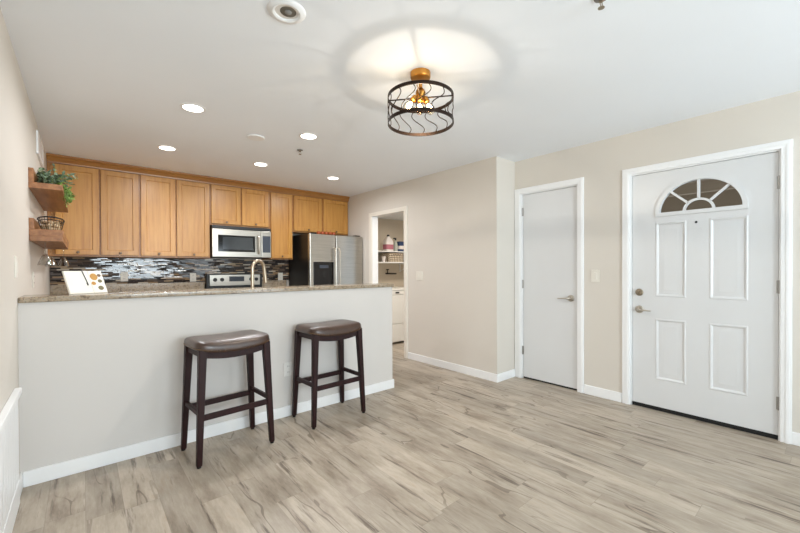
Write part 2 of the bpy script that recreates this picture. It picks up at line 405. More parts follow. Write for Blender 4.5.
def base(name, a, b, label):
    return struct(B(a, b, 0.004).build(name, 'trim_paint'), label, 'baseboard')
base('baseboard_peninsula', (XL+0.013, YP-0.014, 0), (XE+0.014, YP, 0.088), 'white baseboard along the foot of the grey half wall')
base('baseboard_peninsula_end', (XE, YP, 0), (XE+0.014, YP+0.12, 0.088), 'white baseboard round the end of the half wall')
base('baseboard_left', (XL, YB, 0), (XL+0.013, YP, 0.088), 'white baseboard along the left wall')
base('baseboard_laundry', (XM-0.013, YJ, 0), (XM, DY0-0.075, 0.088), 'white baseboard below the light switch by the doorway')
base('baseboard_jog', (XM-0.013, YJ-0.013, 0), (XR-0.02, YJ, 0.088), 'short white baseboard on the return wall')
base('baseboard_right', (XR-0.013, FD1+0.078, 0), (XR, CD0-0.073, 0.088), 'white baseboard between the closet door and front door')
base('baseboard_entry', (XR-0.013, YB, 0), (XR, FD0-0.068, 0.088), 'white baseboard right of the front door')
base('baseboard_laundry_side', (XM+0.105, DY1+0.1, 0), (XM+0.117, LY1, 0.088), 'white baseboard inside the laundry room')
# beadboard wainscot on the left wall
m = MB(); m.box((XL, YB, 0.088), (XL+0.010, 2.787, 0.585)); m.box((XL, YB, 0.0), (XL+0.018, 2.787, 0.13), 0.003)
y = 2.785
while y > 0.2:
    m.box((XL+0.006, y-0.062, 0.13), (XL+0.016, y, 0.575), 0.003); y -= 0.072
wn = struct(m.build('trim_1', 'trim_paint'), 'white beadboard wainscot low on the left wall', 'wainscot')
m = MB(); m.box((XL, YB, 0.575), (XL+0.03, 2.79, 0.608), 0.006); m.build('cap_rail', 'trim_paint', wn)

# casings
def casing(name, x, y0, y1, z, w0, w1, wt, label, side=-1):
    m = MB(); t = 0.017
    def leg(a, b): m.box((x, a, 0), (x+side*t, b, z+wt-0.001), 0.004); m.box((x+side*(t-0.002), a+0.012, 0), (x+side*(t+0.004), a+(b-a)*0.55, z+wt*0.5), 0.002)
    leg(y0-w0, y0); leg(y1, y1+w1)
    m.box((x, y0-w0-0.001, z), (x+side*(t+0.001), y1+w1+0.001, z+wt), 0.004); m.box((x+side*(t-0.002), y0-w0+0.012, z+wt*0.45), (x+side*(t+0.005), y1+w1-0.012, z+wt-0.012), 0.002)
    return struct(m.build(name, 'trim_cream' if name == 'trim_4' else 'trim_paint'), label, 'door casing')
casing('trim_2', XR, FD0-0.012, FD1+0.012, DH+0.012, 0.058, 0.062, 0.056, 'white casing framing the front door')
casing('trim_3', XR, CD0-0.012, CD1+0.012, DH+0.012, 0.060, 0.078, 0.060, 'white casing framing the plain closet door')
casing('trim_4', XM, DY0, DY1, DZ, 0.07, 0.075, 0.058, 'white casing framing the open laundry doorway')
def jamb(name, x0, x1, y0, y1, z, label, g=0.02):
    m = MB(); m.box((x0, y0-g, 0), (x1, y0, z)); m.box((x0, y1, 0), (x1, y1+g, z)); m.box((x0, y0-g, z), (x1, y1+g, z+g))
    return struct(m.build(name, 'trim_paint'), label, 'door jamb')
jamb('trim_5', XM+0.0005, XM+0.1045, DY0, DY1, DZ, 'white jamb lining the open laundry doorway')
jamb('trim_6', XR+0.0005, XR+0.119, FD0-0.003, FD1+0.003, DH+0.003, 'white jamb around the front door', 0.017)
jamb('trim_7', XR+0.0005, XR+0.119, CD0-0.003, CD1+0.003, DH+0.003, 'white jamb around the plain closet door', 0.017)

# windows behind the camera (the daylight source, mirrored in the mosaic tiles)
def window(name, x0, x1, z0, z1, bars, label):
    m = MB(); f = 0.05; y0, y1 = YB-0.09, YB-0.03
    m.box((x0, y0, z0), (x0+f, y1, z1)); m.box((x1-f, y0, z0), (x1, y1, z1)); m.box((x0, y0, z0), (x1, y1, z0+f)); m.box((x0, y0, z1-f), (x1, y1, z1))
    for b in bars: m.box((b-0.03, y0, z0), (b+0.03, y1, z1))
    o = struct(m.build(name, 'trim_paint'), label, 'window')
    B((x0+f*0.5, YB-0.063, z0+f*0.5), (x1-f*0.5, YB-0.057, z1-f*0.5)).build('window_pane', 'pane_glass', o)
    return o
window('window_1', 0.5, 2.2, 0.92, 2.15, [1.34, 1.38, 1.42], 'white framed window behind the camera')
window('window_2', 2.5, 3.66, 0.02, 2.15, [3.08], 'sliding glass patio door behind the camera')

# porch seen through the fan light
struct(B((XR+0.4, -1.2, 2.62), (8.5, 3.6, 2.68)).build('ceiling_porch', 'porch_wood'), 'brown boarded porch ceiling outside the front door', 'ceiling')
m = MB()
for x in (5.0, 6.3, 7.6): m.box((x, -1.2, 2.45), (x+0.14, 3.6, 2.62))
struct(m.build('trim_8', 'porch_wood'), 'brown porch beams seen through the fan light', 'porch beams')
struct(B((8.5, -1.2, 0), (8.6, 3.6, 2.68)).build('wall_porch', 'stucco'), 'tan stucco wall across the porch', 'wall')

# ------------------------------------------------------------------ front door
SX = XR+0.012        # room-side face of the slabs
FC, FZ, FR = 0.727, 1.687, 0.272
def half_circle(c, z, r, n=28, sq=0.93): return [(c+r*cos(pi*i/n), z+r*sq*sin(pi*i/n)) for i in range(n+1)]
PAN = [(0.806, 0.978, 1.022, 1.612), (0.434, 0.978, 0.660, 1.612), (0.806, 0.268, 1.022, 0.790), (0.434, 0.268, 0.660, 0.790)]
m = MB(); m.sheet(rect(FD0, 0.032, FD1, DH), [half_circle(FC, FZ, FR)]+[rect(*p) for p in PAN], TX(SX), 0.044)
door = struct(m.build('door_1', 'door_paint', loc=(SX, FD1, 0.022)), 'white panelled front door with a fan light at the top', 'door')
def raised_panel(y0, z0, y1, z1):
    m = MB(); loops = []
    for ins, h in ((0, 0.0), (0.005, 0.003), (0.011, 0.0035), (0.018, 0.0), (0.024, -0.005), (0.034, -0.005), (0.060, 0.0005), (0.062, 0.0005)):
        loops.append([(SX-h, u, v) for u, v in rect(y0+ins, z0+ins, y1-ins, z1-ins)])
    R = m.loft(loops, False); m.bm.faces.new(R[-1])
    back = [m.bm.verts.new((SX+0.03, v.co.y, v.co.z)) for v in R[0]]
    for i in range(4): m.bm.faces.new((R[0][i], R[0][(i+1) % 4], back[(i+1) % 4], back[i]))
    m.bm.faces.new(back)
    return m
for p in PAN: raised_panel(*p).build('raised_panel', 'door_paint', door, smooth=20)
# fan light
m = MB()
outer = [half_circle(FC, FZ-0.02, FR+0.022, 40), half_circle(FC, FZ-0.002, FR-0.008, 40)]
def arch_frame(r0, r1, zb, x0, x1, full=False):
    n = 40; rings = []
    for i in range(n+1):
        t = pi*i/n; c, s_ = cos(t), sin(t)*0.93
        rings.append([(x0, FC+r0*c, zb+r0*s_), (x1, FC+r0*c, zb+r0*s_), (x1, FC+r1*c, zb+r1*s_), (x0, FC+r1*c, zb+r1*s_)])
    m.loft(rings)
arch_frame(FR-0.010, FR+0.020, FZ, SX-0.012, SX+0.03)
arch_frame(0.085, 0.103, FZ, SX-0.006, SX+0.016)
m.box((SX-0.0125, FC-FR-0.0205, FZ-0.028), (SX+0.031, FC+FR+0.020, FZ+0.004), 0.003)
fan = m.build('fan_light_frame', 'door_paint', door)
for t in (pi/4, pi/2, 3*pi/4):
    m = MB(); a, b = 0.097, FR-0.004
    r = Matrix.Rotation(t, 3, 'X')
    m.box((SX-0.006, FC+a, FZ-0.009), (SX+0.016, FC+b, FZ+0.009), 0.002, rot=r, piv=(SX, FC, FZ))
    for v in m.bm.verts: v.co.z = FZ+(v.co.z-FZ)*0.93
    m.build('muntin', 'door_paint', fan)
m = MB(); m.sheet(half_circle(FC, FZ-0.01, FR-0.002, 30), [], TX(SX+0.020), 0.005); m.build('fan_light_pane', 'pane_glass', fan)
MB().lathe([(0.0005, 0.003), (0.008, 0.003), (0.009, 0), (0.009, -0.002)], (SX, 0.742, 1.590), 16, '-x').build('peephole', 'hole', door)
B((SX-0.004, FD0+0.001, 0.003), (SX+0.04, FD1-0.001, 0.034), 0.002).build('weather_sweep', 'rubber', door)
def rosette(m, x, y, z, r=0.032): m.lathe([(r, 0), (r, 0.006), (r*0.86, 0.012), (r*0.5, 0.014), (0.0005, 0.014)], (x, y, z), 28, '-x')
m = MB(); rosette(m, SX, 1.141, 1.010, 0.031)
db = m.build('deadbolt', 'nickel', door)
m = MB(); m.lathe([(0.017, 0.012), (0.016, 0.022), (0.0005, 0.022)], (SX, 1.141, 1.010), 20, '-x'); m.box((SX-0.036, 1.141-0.005, 1.010-0.014), (SX-0.02, 1.141+0.005, 1.010+0.014), 0.003); m.build('thumb_turn', 'nickel', db)
def lever(y, z, sgn, parent, length=0.10):
    m = MB(); rosette(m, SX, y, z, 0.033); r = m.build('lever_handle', 'satin_nickel', parent)
    m = MB(); m.tube([(SX-0.012, y, z), (SX-0.045, y, z), (SX-0.055, y+sgn*0.012, z), (SX-0.056, y+sgn*0.05, z-0.001), (SX-0.050, y+sgn*length, z-0.006)], [0.010, 0.010, 0.010, 0.007, 0.005], 12)
    m.build('lever', 'satin_nickel', r)
lever(1.141, 0.860, -1, door)
def hinge(y, z, parent, sgn):
    m = MB(); m.lathe([(0.0005, -0.048), (0.0062, -0.047), (0.0062, 0.047), (0.0005, 0.048)], (SX-0.007, y, z), 12)
    m.box((SX-0.0025, y, z-0.045), (SX+0.002, y+sgn*0.012, z+0.045)); m.box((SX-0.004, y-sgn*0.014, z-0.045), (SX-0.0, y, z+0.045))
    m.build('hinge', 'hinge_silver', parent)
for z in (1.823, 1.086, 0.262): hinge(FD0-0.003, z, door, 1)

# closet door
m = MB(); m.box((SX, CD0, 0.018), (SX+0.038, CD1, DH), 0.003)
cdoor = struct(m.build('door_2', 'door_paint', loc=(SX, CD1, 0.018)), 'plain flush white closet door with a lever handle', 'door')
lever(1.748, 0.922, 1, cdoor, 0.115)
for z in (1.853, 1.051, 0.313): hinge(CD1+0.003, z, cdoor, -1)
B((SX+0.002, CD0-0.0025, 0.895), (SX+0.03, CD0+0.0005, 0.95)).build('strike_plate', 'satin_nickel', cdoor)
B((SX+0.004, CD0+0.004, 0.004), (SX+0.034, CD1-0.004, 0.0185)).build('door_sweep', 'rubber', cdoor)

# ------------------------------------------------------------------ peninsula bar top and hidden lower counter
m = MB(); m.box((XL+0.001, YP-0.022, 1.040), (XE+0.006, 3.238, 1.072), 0.006, 3)
tag(m.build('countertop', 'granite', loc=(1.07, 3.1, 1.040)), 'long speckled granite bar top on the pale grey half wall', 'countertop')
pc = thing('base_cabinet', 'maple base cabinet on the kitchen side of the half wall', 'cabinet', (1.05, 3.41, 0), 'kitchen base cabinets')
B((XL+0.002, YP+0.121, 0.09), (XE-0.01, 3.71, 0.875)).build('cabinet_body', 'maple', pc)
B((XL+0.002, YP+0.121, 0.875), (XE-0.005, 3.74, 0.912), 0.005).build('counter_slab', 'granite', pc)

# ------------------------------------------------------------------ back counter, base cabinets, range
def base_cab(x0, x1, label, ndoor):
    c = thing('base_cabinet', label, 'cabinet', ((x0+x1)/2, 5.35, 0), 'kitchen base cabinets')
    m = MB(); m.box((x0, 5.06, 0.10), (x1, YK-0.002, 0.875)); m.box((x0, 5.12, 0), (x1, YK-0.002, 0.10)); m.build('cabinet_body', 'maple', c)
    w = (x1-x0)/ndoor
    for i in range(ndoor):
        d = B((x0+i*w+0.008, 5.04, 0.12), (x0+(i+1)*w-0.008, 5.059, 0.86), 0.003).build('door', 'maple', c)
    return c
base_cab(XL+0.002, 1.270, 'maple base cabinet left of the range', 3)
base_cab(2.044, 2.40, 'maple base cabinet between the range and refrigerator', 1)
def counter(x0, x1, label):
    c = thing('counter', label, 'countertop', ((x0+x1)/2, 5.35, 0.876))
    B((x0, 5.02, 0.876), (x1, YK-0.001, 0.914), 0.005).build('counter_slab', 'granite', c)
    B((x0, YK-0.03, 0.914), (x1, YK-0.001, 1.058), 0.003).build('backsplash_strip', 'granite', c)
counter(XL+0.002, 1.270, 'granite counter with upstand left of the range')
counter(2.044, 2.44, 'granite counter with upstand between the range and refrigerator')
m = MB(); m.box((XL+0.001, YK-0.012, 1.059), (1.271, YK-0.001, 1.372)); m.box((1.271, YK-0.012, 0.90), (2.043, YK-0.001, 1.372)); m.box((2.043, YK-0.012, 1.059), (2.80, YK-0.001, 1.372))
struct(m.build('trim_9', 'mosaic'), 'dark glossy linear mosaic tile backsplash', 'backsplash')

rg = thing('kitchen_range', 'stainless steel range with rear knobs under the microwave', 'range', (1.657, 5.3, 0))
B((1.279, 5.02, 0.02), (2.036, 5.62, 0.905), 0.004).build('range_body', 'black_gloss', rg)
B((1.279, 5.0, 0.906), (2.036, 5.58, 0.916), 0.003).build('cooktop', 'black_gloss', rg)
bk = B((1.279, 5.56, 0.90), (2.036, 5.632, 1.165), 0.008).build('backguard', 'black_plastic', rg)
B((1.318, 5.551, 1.000), (1.998, 5.562, 1.152), 0.004).build('control_panel', 'brushed_steel', bk)
B((1.568, 5.546, 1.058), (1.772, 5.552, 1.128), 0.002).build('display', 'grey_panel', bk)
for x in (1.385, 1.475, 1.868, 1.945):
    MB().lathe([(0.026, 0), (0.026, 0.006), (0.021, 0.010), (0.019, 0.026), (0.0005, 0.027)], (x, 5.551, 1.085), 20, '-y').build('control_knob', 'black_plastic', bk)
od = B((1.285, 4.995, 0.20), (2.03, 5.02, 0.80), 0.004).build('oven_door', 'brushed_steel', rg)
MB().tube([(1.33, 5.0, 0.75), (1.33, 4.95, 0.76), (1.99, 4.95, 0.76), (1.99, 5.0, 0.75)], 0.011, 10).build('oven_handle', 'brushed_steel', od)

# ------------------------------------------------------------------ wall cabinets
def shaker(x0, x1, z0, z1, parent, y=5.296, th=0.021, fw=0.054, knob=None):
    m = MB(); loops = []
    Rr = lambda i, yy: [(u, yy, v) for u, v in rect(x0+i, z0+i, x1-i, z1-i)]
    loops = [Rr(0, y+th), Rr(0, y+0.003), Rr(0.003, y), Rr(fw, y), Rr(fw+0.003, y+0.007), Rr(fw+0.005, y+0.009)]
    R = m.loft(loops, False); m.bm.faces.new(R[-1]); m.bm.faces.new(R[0])
    d = m.build('door', 'maple', parent, smooth=25)
    if knob:
        MB().lathe([(0.006, 0), (0.005, 0.010), (0.012, 0.015), (0.014, 0.021), (0.010, 0.026), (0.0005, 0.027)], ((x0+x1)/2, y, z0+knob), 16, '-y').build('knob', 'knob_bronze', d)
    return d
def wall_cab(x0, x1, z0, doors, label):
    c = thing('wall_cabinet', label, 'cabinet', ((x0+x1)/2, 5.48, z0), 'maple wall cabinets')
    m = MB(); m.box((x0, 5.336, z0), (x1, YK-0.002, 2.37))
    m.build('cabinet_body', 'maple', c)
    m = MB(); zs = (z0, 2.37)
    m.box((x0, 5.318, z0), (x1, 5.336, z0+0.030)); m.box((x0, 5.318, 2.33), (x1, 5.336, 2.37))
    m.box((x0, 5.318, z0+0.030), (x0+0.03, 5.336, 2.33)); m.box((x1-0.03, 5.318, z0+0.030), (x1, 5.336, 2.33))
    for a, b in zip(doors[:-1], doors[1:]): m.box((a[1]-0.02, 5.318, z0+0.030), (b[0]+0.02, 5.336, 2.33))
    m.build('face_frame', 'maple_across', c)
    for a, b in doors: shaker(a, b, z0+0.018, 2.338, c, knob=0.026)
    return c
ZU = 1.373
wall_cab(XL+0.002, 0.514, ZU, [(-0.215, 0.141), (0.157, 0.503)], 'maple wall cabinet partly hidden behind the walnut shelves')
wall_cab(0.515, 1.2685, ZU, [(0.524, 0.876), (0.890, 1.259)], 'maple two-door wall cabinet just left of the microwave')
wall_cab(1.2695, 2.0555, 1.812, [(1.283, 1.650), (1.668, 2.035)], 'short maple wall cabinet above the microwave')
wall_cab(2.0565, 2.4045, ZU, [(2.073, 2.392)], 'tall single-door maple wall cabinet between microwave and refrigerator')
wall_cab(2.4055, 3.383, 1.788, [(2.424, 2.884), (2.915, 3.370)], 'short wide maple wall cabinet above the refrigerator')
m = MB()
prof = [(5.345, 2.345), (5.300, 2.345), (5.298, 2.358), (5.290, 2.366), (5.286, 2.382), (5.272, 2.402), (5.262, 2.408), (5.262, ZC-0.001), (5.345, ZC-0.001)]
m.loft([[(XL+0.002, a, b) for a, b in prof], [(3.384, a, b) for a, b in prof]])
m.build('crown_moulding', 'maple_across', loc=(1.55, 5.3, 2.345))
tag(bpy.data.objects['crown_moulding'], 'long maple crown moulding along the top of the wall cabinets', 'moulding')

# ------------------------------------------------------------------ microwave
mw = thing('microwave', 'stainless over-the-range microwave with dark window', 'microwave', (1.655, 5.45, 1.385))
B((1.274, 5.262, 1.385), (2.048, 5.63, 1.808), 0.004).build('microwave_body', 'black_plastic', mw)
md = B((1.276, 5.236, 1.392), (1.905, 5.263, 1.760), 0.006).build('door', 'brushed_steel', mw)
B((1.345, 5.232, 1.462), (1.822, 5.238, 1.682), 0.003).build('window', 'black_gloss', md)
B((1.40, 5.2305, 1.490), (1.79, 5.2335, 1.658), 0.002).build('window_screen', 'dark_window', md)
MB().tube([(1.862, 5.238, 1.445), (1.862, 5.196, 1.452), (1.862, 5.190, 1.48), (1.862, 5.190, 1.65), (1.862, 5.196, 1.678), (1.862, 5.238, 1.685)], 0.011, 12).build('handle', 'satin_nickel', md)
cp = B((1.909, 5.236, 1.392), (2.046, 5.263, 1.760), 0.006).build('control_panel', 'brushed_steel', mw)
B((1.925, 5.233, 1.462), (2.034, 5.238, 1.694), 0.003).build('keypad', 'grey_panel', cp)
B((1.276, 5.242, 1.764), (2.046, 5.263, 1.803), 0.003).build('top_vent', 'black_plastic', mw)

# ------------------------------------------------------------------ refrigerator
fr = thing('refrigerator', 'stainless side-by-side refrigerator with black sides', 'refrigerator', (2.92, 5.25, 0))
B((2.475, 4.945, 0.02), (3.365, 5.62, 1.745), 0.006).build('fridge_body', 'black_plastic', fr)
d1 = B((2.462, 4.872, 0.07), (2.884, 4.943, 1.735), 0.014, ).build('freezer_door', 'brushed_steel', fr)
d2 = B((2.892, 4.872, 0.07), (3.372, 4.943, 1.735), 0.014).build('fridge_door', 'brushed_steel', fr)
dp = B((2.515, 4.866, 0.98), (2.845, 4.874, 1.332), 0.004).build('water_dispenser', 'black_gloss', d1)
B((2.61, 4.8635, 1.24), (2.755, 4.8665, 1.285)).build('dispenser_keypad', 'grey_panel', dp)
for d, x in ((d1, 2.850), (d2, 2.926)):
    MB().tube([(x, 4.874, 0.72), (x, 4.835, 0.73), (x, 4.822, 0.78), (x, 4.822, 1.48), (x, 4.835, 1.53), (x, 4.874, 1.54)], 0.011, 12).build('handle', 'satin_nickel', d)
for x in (2.53, 3.29): B((x-0.045, 4.885, 1.7345), (x+0.045, 4.97, 1.752), 0.006).build('hinge_cover', 'black_plastic', fr)
B((3.215, 4.8695, 1.668), (3.262, 4.8725, 1.680), 0.001).build('maker_badge', 'satin_nickel', d2)

# small amber jars standing on the refrigerator, low in front of the cabinet doors
random.seed(5)
labs = ['first', 'second', 'third', 'fourth', 'fifth']
for i, x in enumerate((2.735, 2.80, 2.865, 2.93, 2.995)):
    t = thing('candle_jar', f'small orange glass candle jar on the refrigerator, {labs[i]} from the left of its row', 'jar', (x, 5.12, 1.7455), 'orange jars on the refrigerator')
    MB().lathe([(0.0005, 0), (0.024, 0.001), (0.027, 0.008), (0.027, 0.052), (0.024, 0.055), (0.024, 0.012), (0.0005, 0.012)], (x, 5.12, 1.7455), 18).build('jar_body', 'orange_tin', t)
    MB().lathe([(0.0005, 0.012), (0.0235, 0.012), (0.0235, 0.04), (0.0005, 0.04)], (x, 5.12, 1.7455), 16).build('wax', 'food_gold', t)

# ------------------------------------------------------------------ faucet
fx, fy, fz = 1.143, 3.36, 0.912
fc = thing('kitchen_faucet', 'champagne gooseneck faucet rising behind the granite bar top', 'faucet', (fx, fy, fz))
MB().lathe([(0.030, 0), (0.030, 0.006), (0.022, 0.014), (0.020, 0.06), (0.0005, 0.06)], (fx, fy, fz), 24).build('faucet_base', 'champagne', fc)
pts = [(fx, fy, fz+0.05), (fx, fy, fz+0.20), (fx, fy, fz+0.30)]
R_ = 0.066; dx, dy = 0.93, 0.37
for i in range(1, 15):
    t = pi*i/15*1.06
    pts.append((fx+(R_-R_*cos(t))*dx, fy+(R_-R_*cos(t))*dy, fz+0.315+R_*sin(t)*1.12))
e = Vector(pts[-1]); pts.append((e.x+0.004, e.y+0.002, e.z-0.04))
MB().tube(pts, 0.0145, 14).build('spout', 'champagne', fc)
e = Vector(pts[-1]); MB().tube([e+Vector((-0.001, 0, 0.012)), e+Vector((0.004, 0.002, -0.03)), e+Vector((0.010, 0.004, -0.085)), e+Vector((0.011, 0.004, -0.09))], [0.016, 0.0165, 0.018, 0.013], 14).build('spray_head', 'champagne', fc)
MB().tube([(fx, fy, fz+0.045), (fx-0.03, fy, fz+0.05), (fx-0.085, fy, fz+0.075)], [0.010, 0.008, 0.006], 10).build('faucet_lever', 'champagne', fc)

# ------------------------------------------------------------------ wall plates
def plate(name, label, cat, c, nrm, w=0.075, h=0.115, kind='switch', n=1, mate='white_plastic'):
    c = Vector(c); t = thing(name, label, cat, c)
    ax = Vector(nrm); side = Vector((0, 0, 1)).cross(ax)
    def bx(u0, u1, v0, v1, d0, d1, bev):
        m = MB(); m.box((u0, d0, v0), (u1, d1, v1), bev)
        M_ = Matrix((side, ax, Vector((0, 0, 1)))).transposed().to_4x4(); M_.translation = c
        m.xform(M_); return m
    p = bx(-w/2, w/2, -h/2, h/2, 0.0, 0.006, 0.002).build('cover_plate', mate, t)
    for i in range(n):
        u = (i-(n-1)/2)*0.046
        if kind == 'switch': bx(u-0.015, u+0.015, -0.032, 0.032, 0.005, 0.0095, 0.002).build('rocker', mate, t)
        else:
            for s_ in (-1, 1):
                r = bx(u-0.015, u+0.015, s_*0.024-0.016, s_*0.024+0.016, 0.005, 0.008, 0.002).build('socket', mate, t)
                m = bx(u-0.007, u-0.005, s_*0.024-0.004, s_*0.024+0.006, 0.0075, 0.0085, 0); m2 = MB()
                m.build('slot', 'hole', r); bx(u+0.005, u+0.007, s_*0.024-0.004, s_*0.024+0.006, 0.0075, 0.0085, 0).build('slot', 'hole', r)
    return t
plate('light_switch', 'cream rocker switch plate between the closet door and front door', 'switch', (XR, 1.507, 1.150), (-1, 0, 0))
plate('light_switch', 'pale switch plate on the beige wall by the laundry doorway', 'switch', (XM, 3.585, 1.132), (-1, 0, 0), 0.125, 0.115, n=2)
plate('light_switch', 'slim white switch plate on the left wall near the bar end', 'switch', (XL, 2.885, 1.242), (1, 0, 0))
plate('wall_outlet', 'white outlet in the mosaic behind the open booklet', 'outlet', (0.385, YK-0.012, 1.143), (0, -1, 0), kind='outlet')
plate('wall_outlet', 'white outlet in the mosaic just left of the range', 'outlet', (1.132, YK-0.012, 1.122), (0, -1, 0), kind='outlet')
plate('wall_outlet', 'white outlet in the mosaic beside the refrigerator', 'outlet', (2.345, YK-0.012, 1.115), (0, -1, 0), kind='outlet')
plate('wall_outlet', 'pale outlet on the grey half wall between the stools', 'outlet', (1.30, YP, 0.391), (0, -1, 0), kind='outlet', mate='plate_grey')
plate('wall_outlet', 'cream outlet on the left wall below the walnut shelves', 'outlet', (XL, 3.80, 1.155), (1, 0, 0), kind='outlet')

# wall vent high on the left
v = thing('wall_vent', 'white register grille high on the left wall near the cabinets', 'vent', (XL, 4.47, 2.26))
m = MB(); y0, y1, z0, z1 = 4.20, 4.74, 2.17, 2.355
for a, b in (((XL, y0, z0), (XL+0.012, y0+0.035, z1)), ((XL, y1-0.035, z0), (XL+0.012, y1, z1)), ((XL, y0-0.001, z0-0.001), (XL+0.0125, y1+0.001, z0+0.03)), ((XL, y0-0.001, z1-0.03), (XL+0.0125, y1+0.001, z1+0.001))): m.box(a, b, 0.002)
m.build('vent_frame', 'trim_paint', v)
B((XL, y0+0.03, z0+0.025), (XL+0.002, y1-0.03, z1-0.025)).build('vent_backing', 'plate_grey', v)
m = MB()
for i in range(9):
    z = z0+0.038+i*0.0135; m.box((XL+0.002, y0+0.03, z), (XL+0.010, y1-0.03, z+0.003), rot=Matrix.Rotation(radians(-35), 3, 'Y'))
m.build('louvres', 'trim_paint', v)

# ------------------------------------------------------------------ walnut shelves
XS = -0.104
s1 = thing('wall_shelf', 'upper walnut floating shelf with greenery on it', 'shelf', (XL, 4.24, 1.788), 'walnut shelves on the left wall')
B((XL, 3.575, 1.789), (XS, 4.91, 1.829), 0.002).build('shelf_board', 'walnut', s1)
B((XL, 3.575, 1.829), (XL+0.026, 4.91, 1.926), 0.002).build('back_board', 'walnut', s1)
s2 = thing('wall_shelf', 'lower walnut floating shelf with a stemware rack beneath', 'shelf', (XL, 4.24, 1.426), 'walnut shelves on the left wall')
B((XL, 3.575, 1.462), (XS, 4.91, 1.508), 0.002).build('shelf_board', 'walnut', s2)
B((XL, 3.575, 1.508), (XL+0.026, 4.91, 1.583), 0.002).build('back_board', 'walnut', s2)
edges = [3.575, 3.72, 3.86, 4.0, 4.14, 4.28, 4.42, 4.56, 4.70, 4.84, 4.91]
for i in range(len(edges)-1):
    a = edges[i] + (0.014 if i else 0); b = edges[i+1]-(0.014 if i < len(edges)-2 else 0)
    B((XL+0.002, a, 1.427), (XS-0.002, b, 1.462), 0.001).build('rack_rail', 'walnut', s2)
gprof = [(0.031, 0.1745), (0.032, 0.173), (0.008, 0.168), (0.0035, 0.160), (0.003, 0.095), (0.0045, 0.085), (0.018, 0.072), (0.030, 0.045), (0.043, 0.004), (0.043, 0.0), (0.0415, 0.001), (0.028, 0.045), (0.016, 0.070), (0.0005, 0.078)]
spots = [(-0.205, 3.72, 'clear stemmed glass hanging upside down nearest the camera under the shelf'),
         (-0.222, 4.70, 'clear stemmed glass hanging at the far end of the rack, next to the wall'),
         (-0.135, 4.70, 'clear stemmed glass hanging at the far end of the rack, at its open edge')]
for i, (x, y, lab) in enumerate(spots):
    z = 1.426-0.170+0.004
    m = MB(); m.lathe(gprof, (x, y, z), 28)
    tag(m.build('stemmed_glass', 'stem_glass', loc=(x, y, z)), lab, 'glass', 'stemmed glasses under the lower shelf')
# wire basket of corks on the lower shelf
bx0, by0, bz0 = -0.178, 3.85, 1.5085
wb = thing('wire_basket', 'black wire basket of pale corks on the lower walnut shelf', 'basket', (bx0, by0, bz0))
def oval(rx, ry, z, n=36): return [(bx0+rx*cos(2*pi*i/n), by0+ry*sin(2*pi*i/n), bz0+z) for i in range(n)]
m = MB(); m.tube(oval(0.072, 0.245, 0.092), 0.005, 8, True); m.tube(oval(0.069, 0.236, 0.074), 0.003, 6, True); m.build('basket_rim', 'black_wire', wb)
m = MB(); m.tube(oval(0.048, 0.16, 0.0045), 0.0022, 6, True)
for i in range(26):
    t = 2*pi*i/26
    m.tube([(bx0+0.048*cos(t), by0+0.16*sin(t), bz0+0.004), (bx0+0.064*cos(t), by0+0.22*sin(t), bz0+0.045), (bx0+0.072*cos(t), by0+0.245*sin(t), bz0+0.092)], 0.0012, 5)
for kx in (-0.03, 0, 0.03): m.tube([(bx0+kx, by0-0.145, bz0+0.0035), (bx0+kx, by0+0.145, bz0+0.0035)], 0.0014, 5)
m.build('basket_wires', 'black_wire', wb)
random.seed(11)
cm = MB(); cm.lathe([(0.0108, -0.021), (0.0115, -0.019), (0.0113, 0.0), (0.0115, 0.019), (0.0108, 0.021)], (0, 0, 0), 12)
ck = cm.build('wine_cork', 'cork'); first = True; n = 0
for lay, (rx, ry, cnt, z) in enumerate(((0.034, 0.13, 14, 0.019), (0.042, 0.15, 16, 0.043), (0.040, 0.14, 14, 0.066))):
    for i in range(cnt):
        t = i*2.399+lay; q = sqrt((i+0.5)/cnt)
        c = ck if first else ck.copy()
        if not first: COL.objects.link(c)
        first = False
        c.location = (bx0+rx*q*cos(t), by0+ry*q*sin(t), bz0+z)
        c.rotation_euler = (random.uniform(1.2, 1.9), random.uniform(-0.3, 0.3), random.uniform(0, pi))
        tag(c, 'pale wine cork heaped in the black wire basket', 'cork', 'corks in the wire basket')

# plant on the upper shelf
px, py, pz = -0.186, 3.97, 1.8295
pl = thing('trailing_plant', 'leafy grey-green trailing plant in a low tray on the upper shelf', 'plant', (px, py, pz))
m = MB(); m.loft([[(px+a*cos(2*pi*i/28), py+b*sin(2*pi*i/28), pz+h) for i in range(28)] for a, b, h in ((0.045, 0.20, 0), (0.055, 0.22, 0.035), (0.058, 0.226, 0.040), (0.052, 0.216, 0.038), (0.048, 0.21, 0.030))]); m.build('planter_tray', 'pot_glaze', pl)
def leaf(m, p, d, nrm, L, w):
    d = d.normalized(); s_ = d.cross(nrm).normalized(); n_ = s_.cross(d)
    P = [p, p+d*L*0.35+s_*w*0.5+n_*L*0.05, p+d*L*0.75+s_*w*0.36+n_*L*0.03, p+d*L-n_*L*0.06, p+d*L*0.75-s_*w*0.36+n_*L*0.03, p+d*L*0.35-s_*w*0.5+n_*L*0.05]
    mid = [p+d*L*0.35-n_*L*0.02, p+d*L*0.75-n_*L*0.03]
    V = [m.bm.verts.new(q) for q in P]; a, b = [m.bm.verts.new(q) for q in mid]
    for f in ((V[0], V[1], a), (V[1], V[2], b, a), (V[2], V[3], b), (V[3], V[4], b), (V[4], V[5], a, b), (V[5], V[0], a)): m.bm.faces.new(f)
random.seed(3)
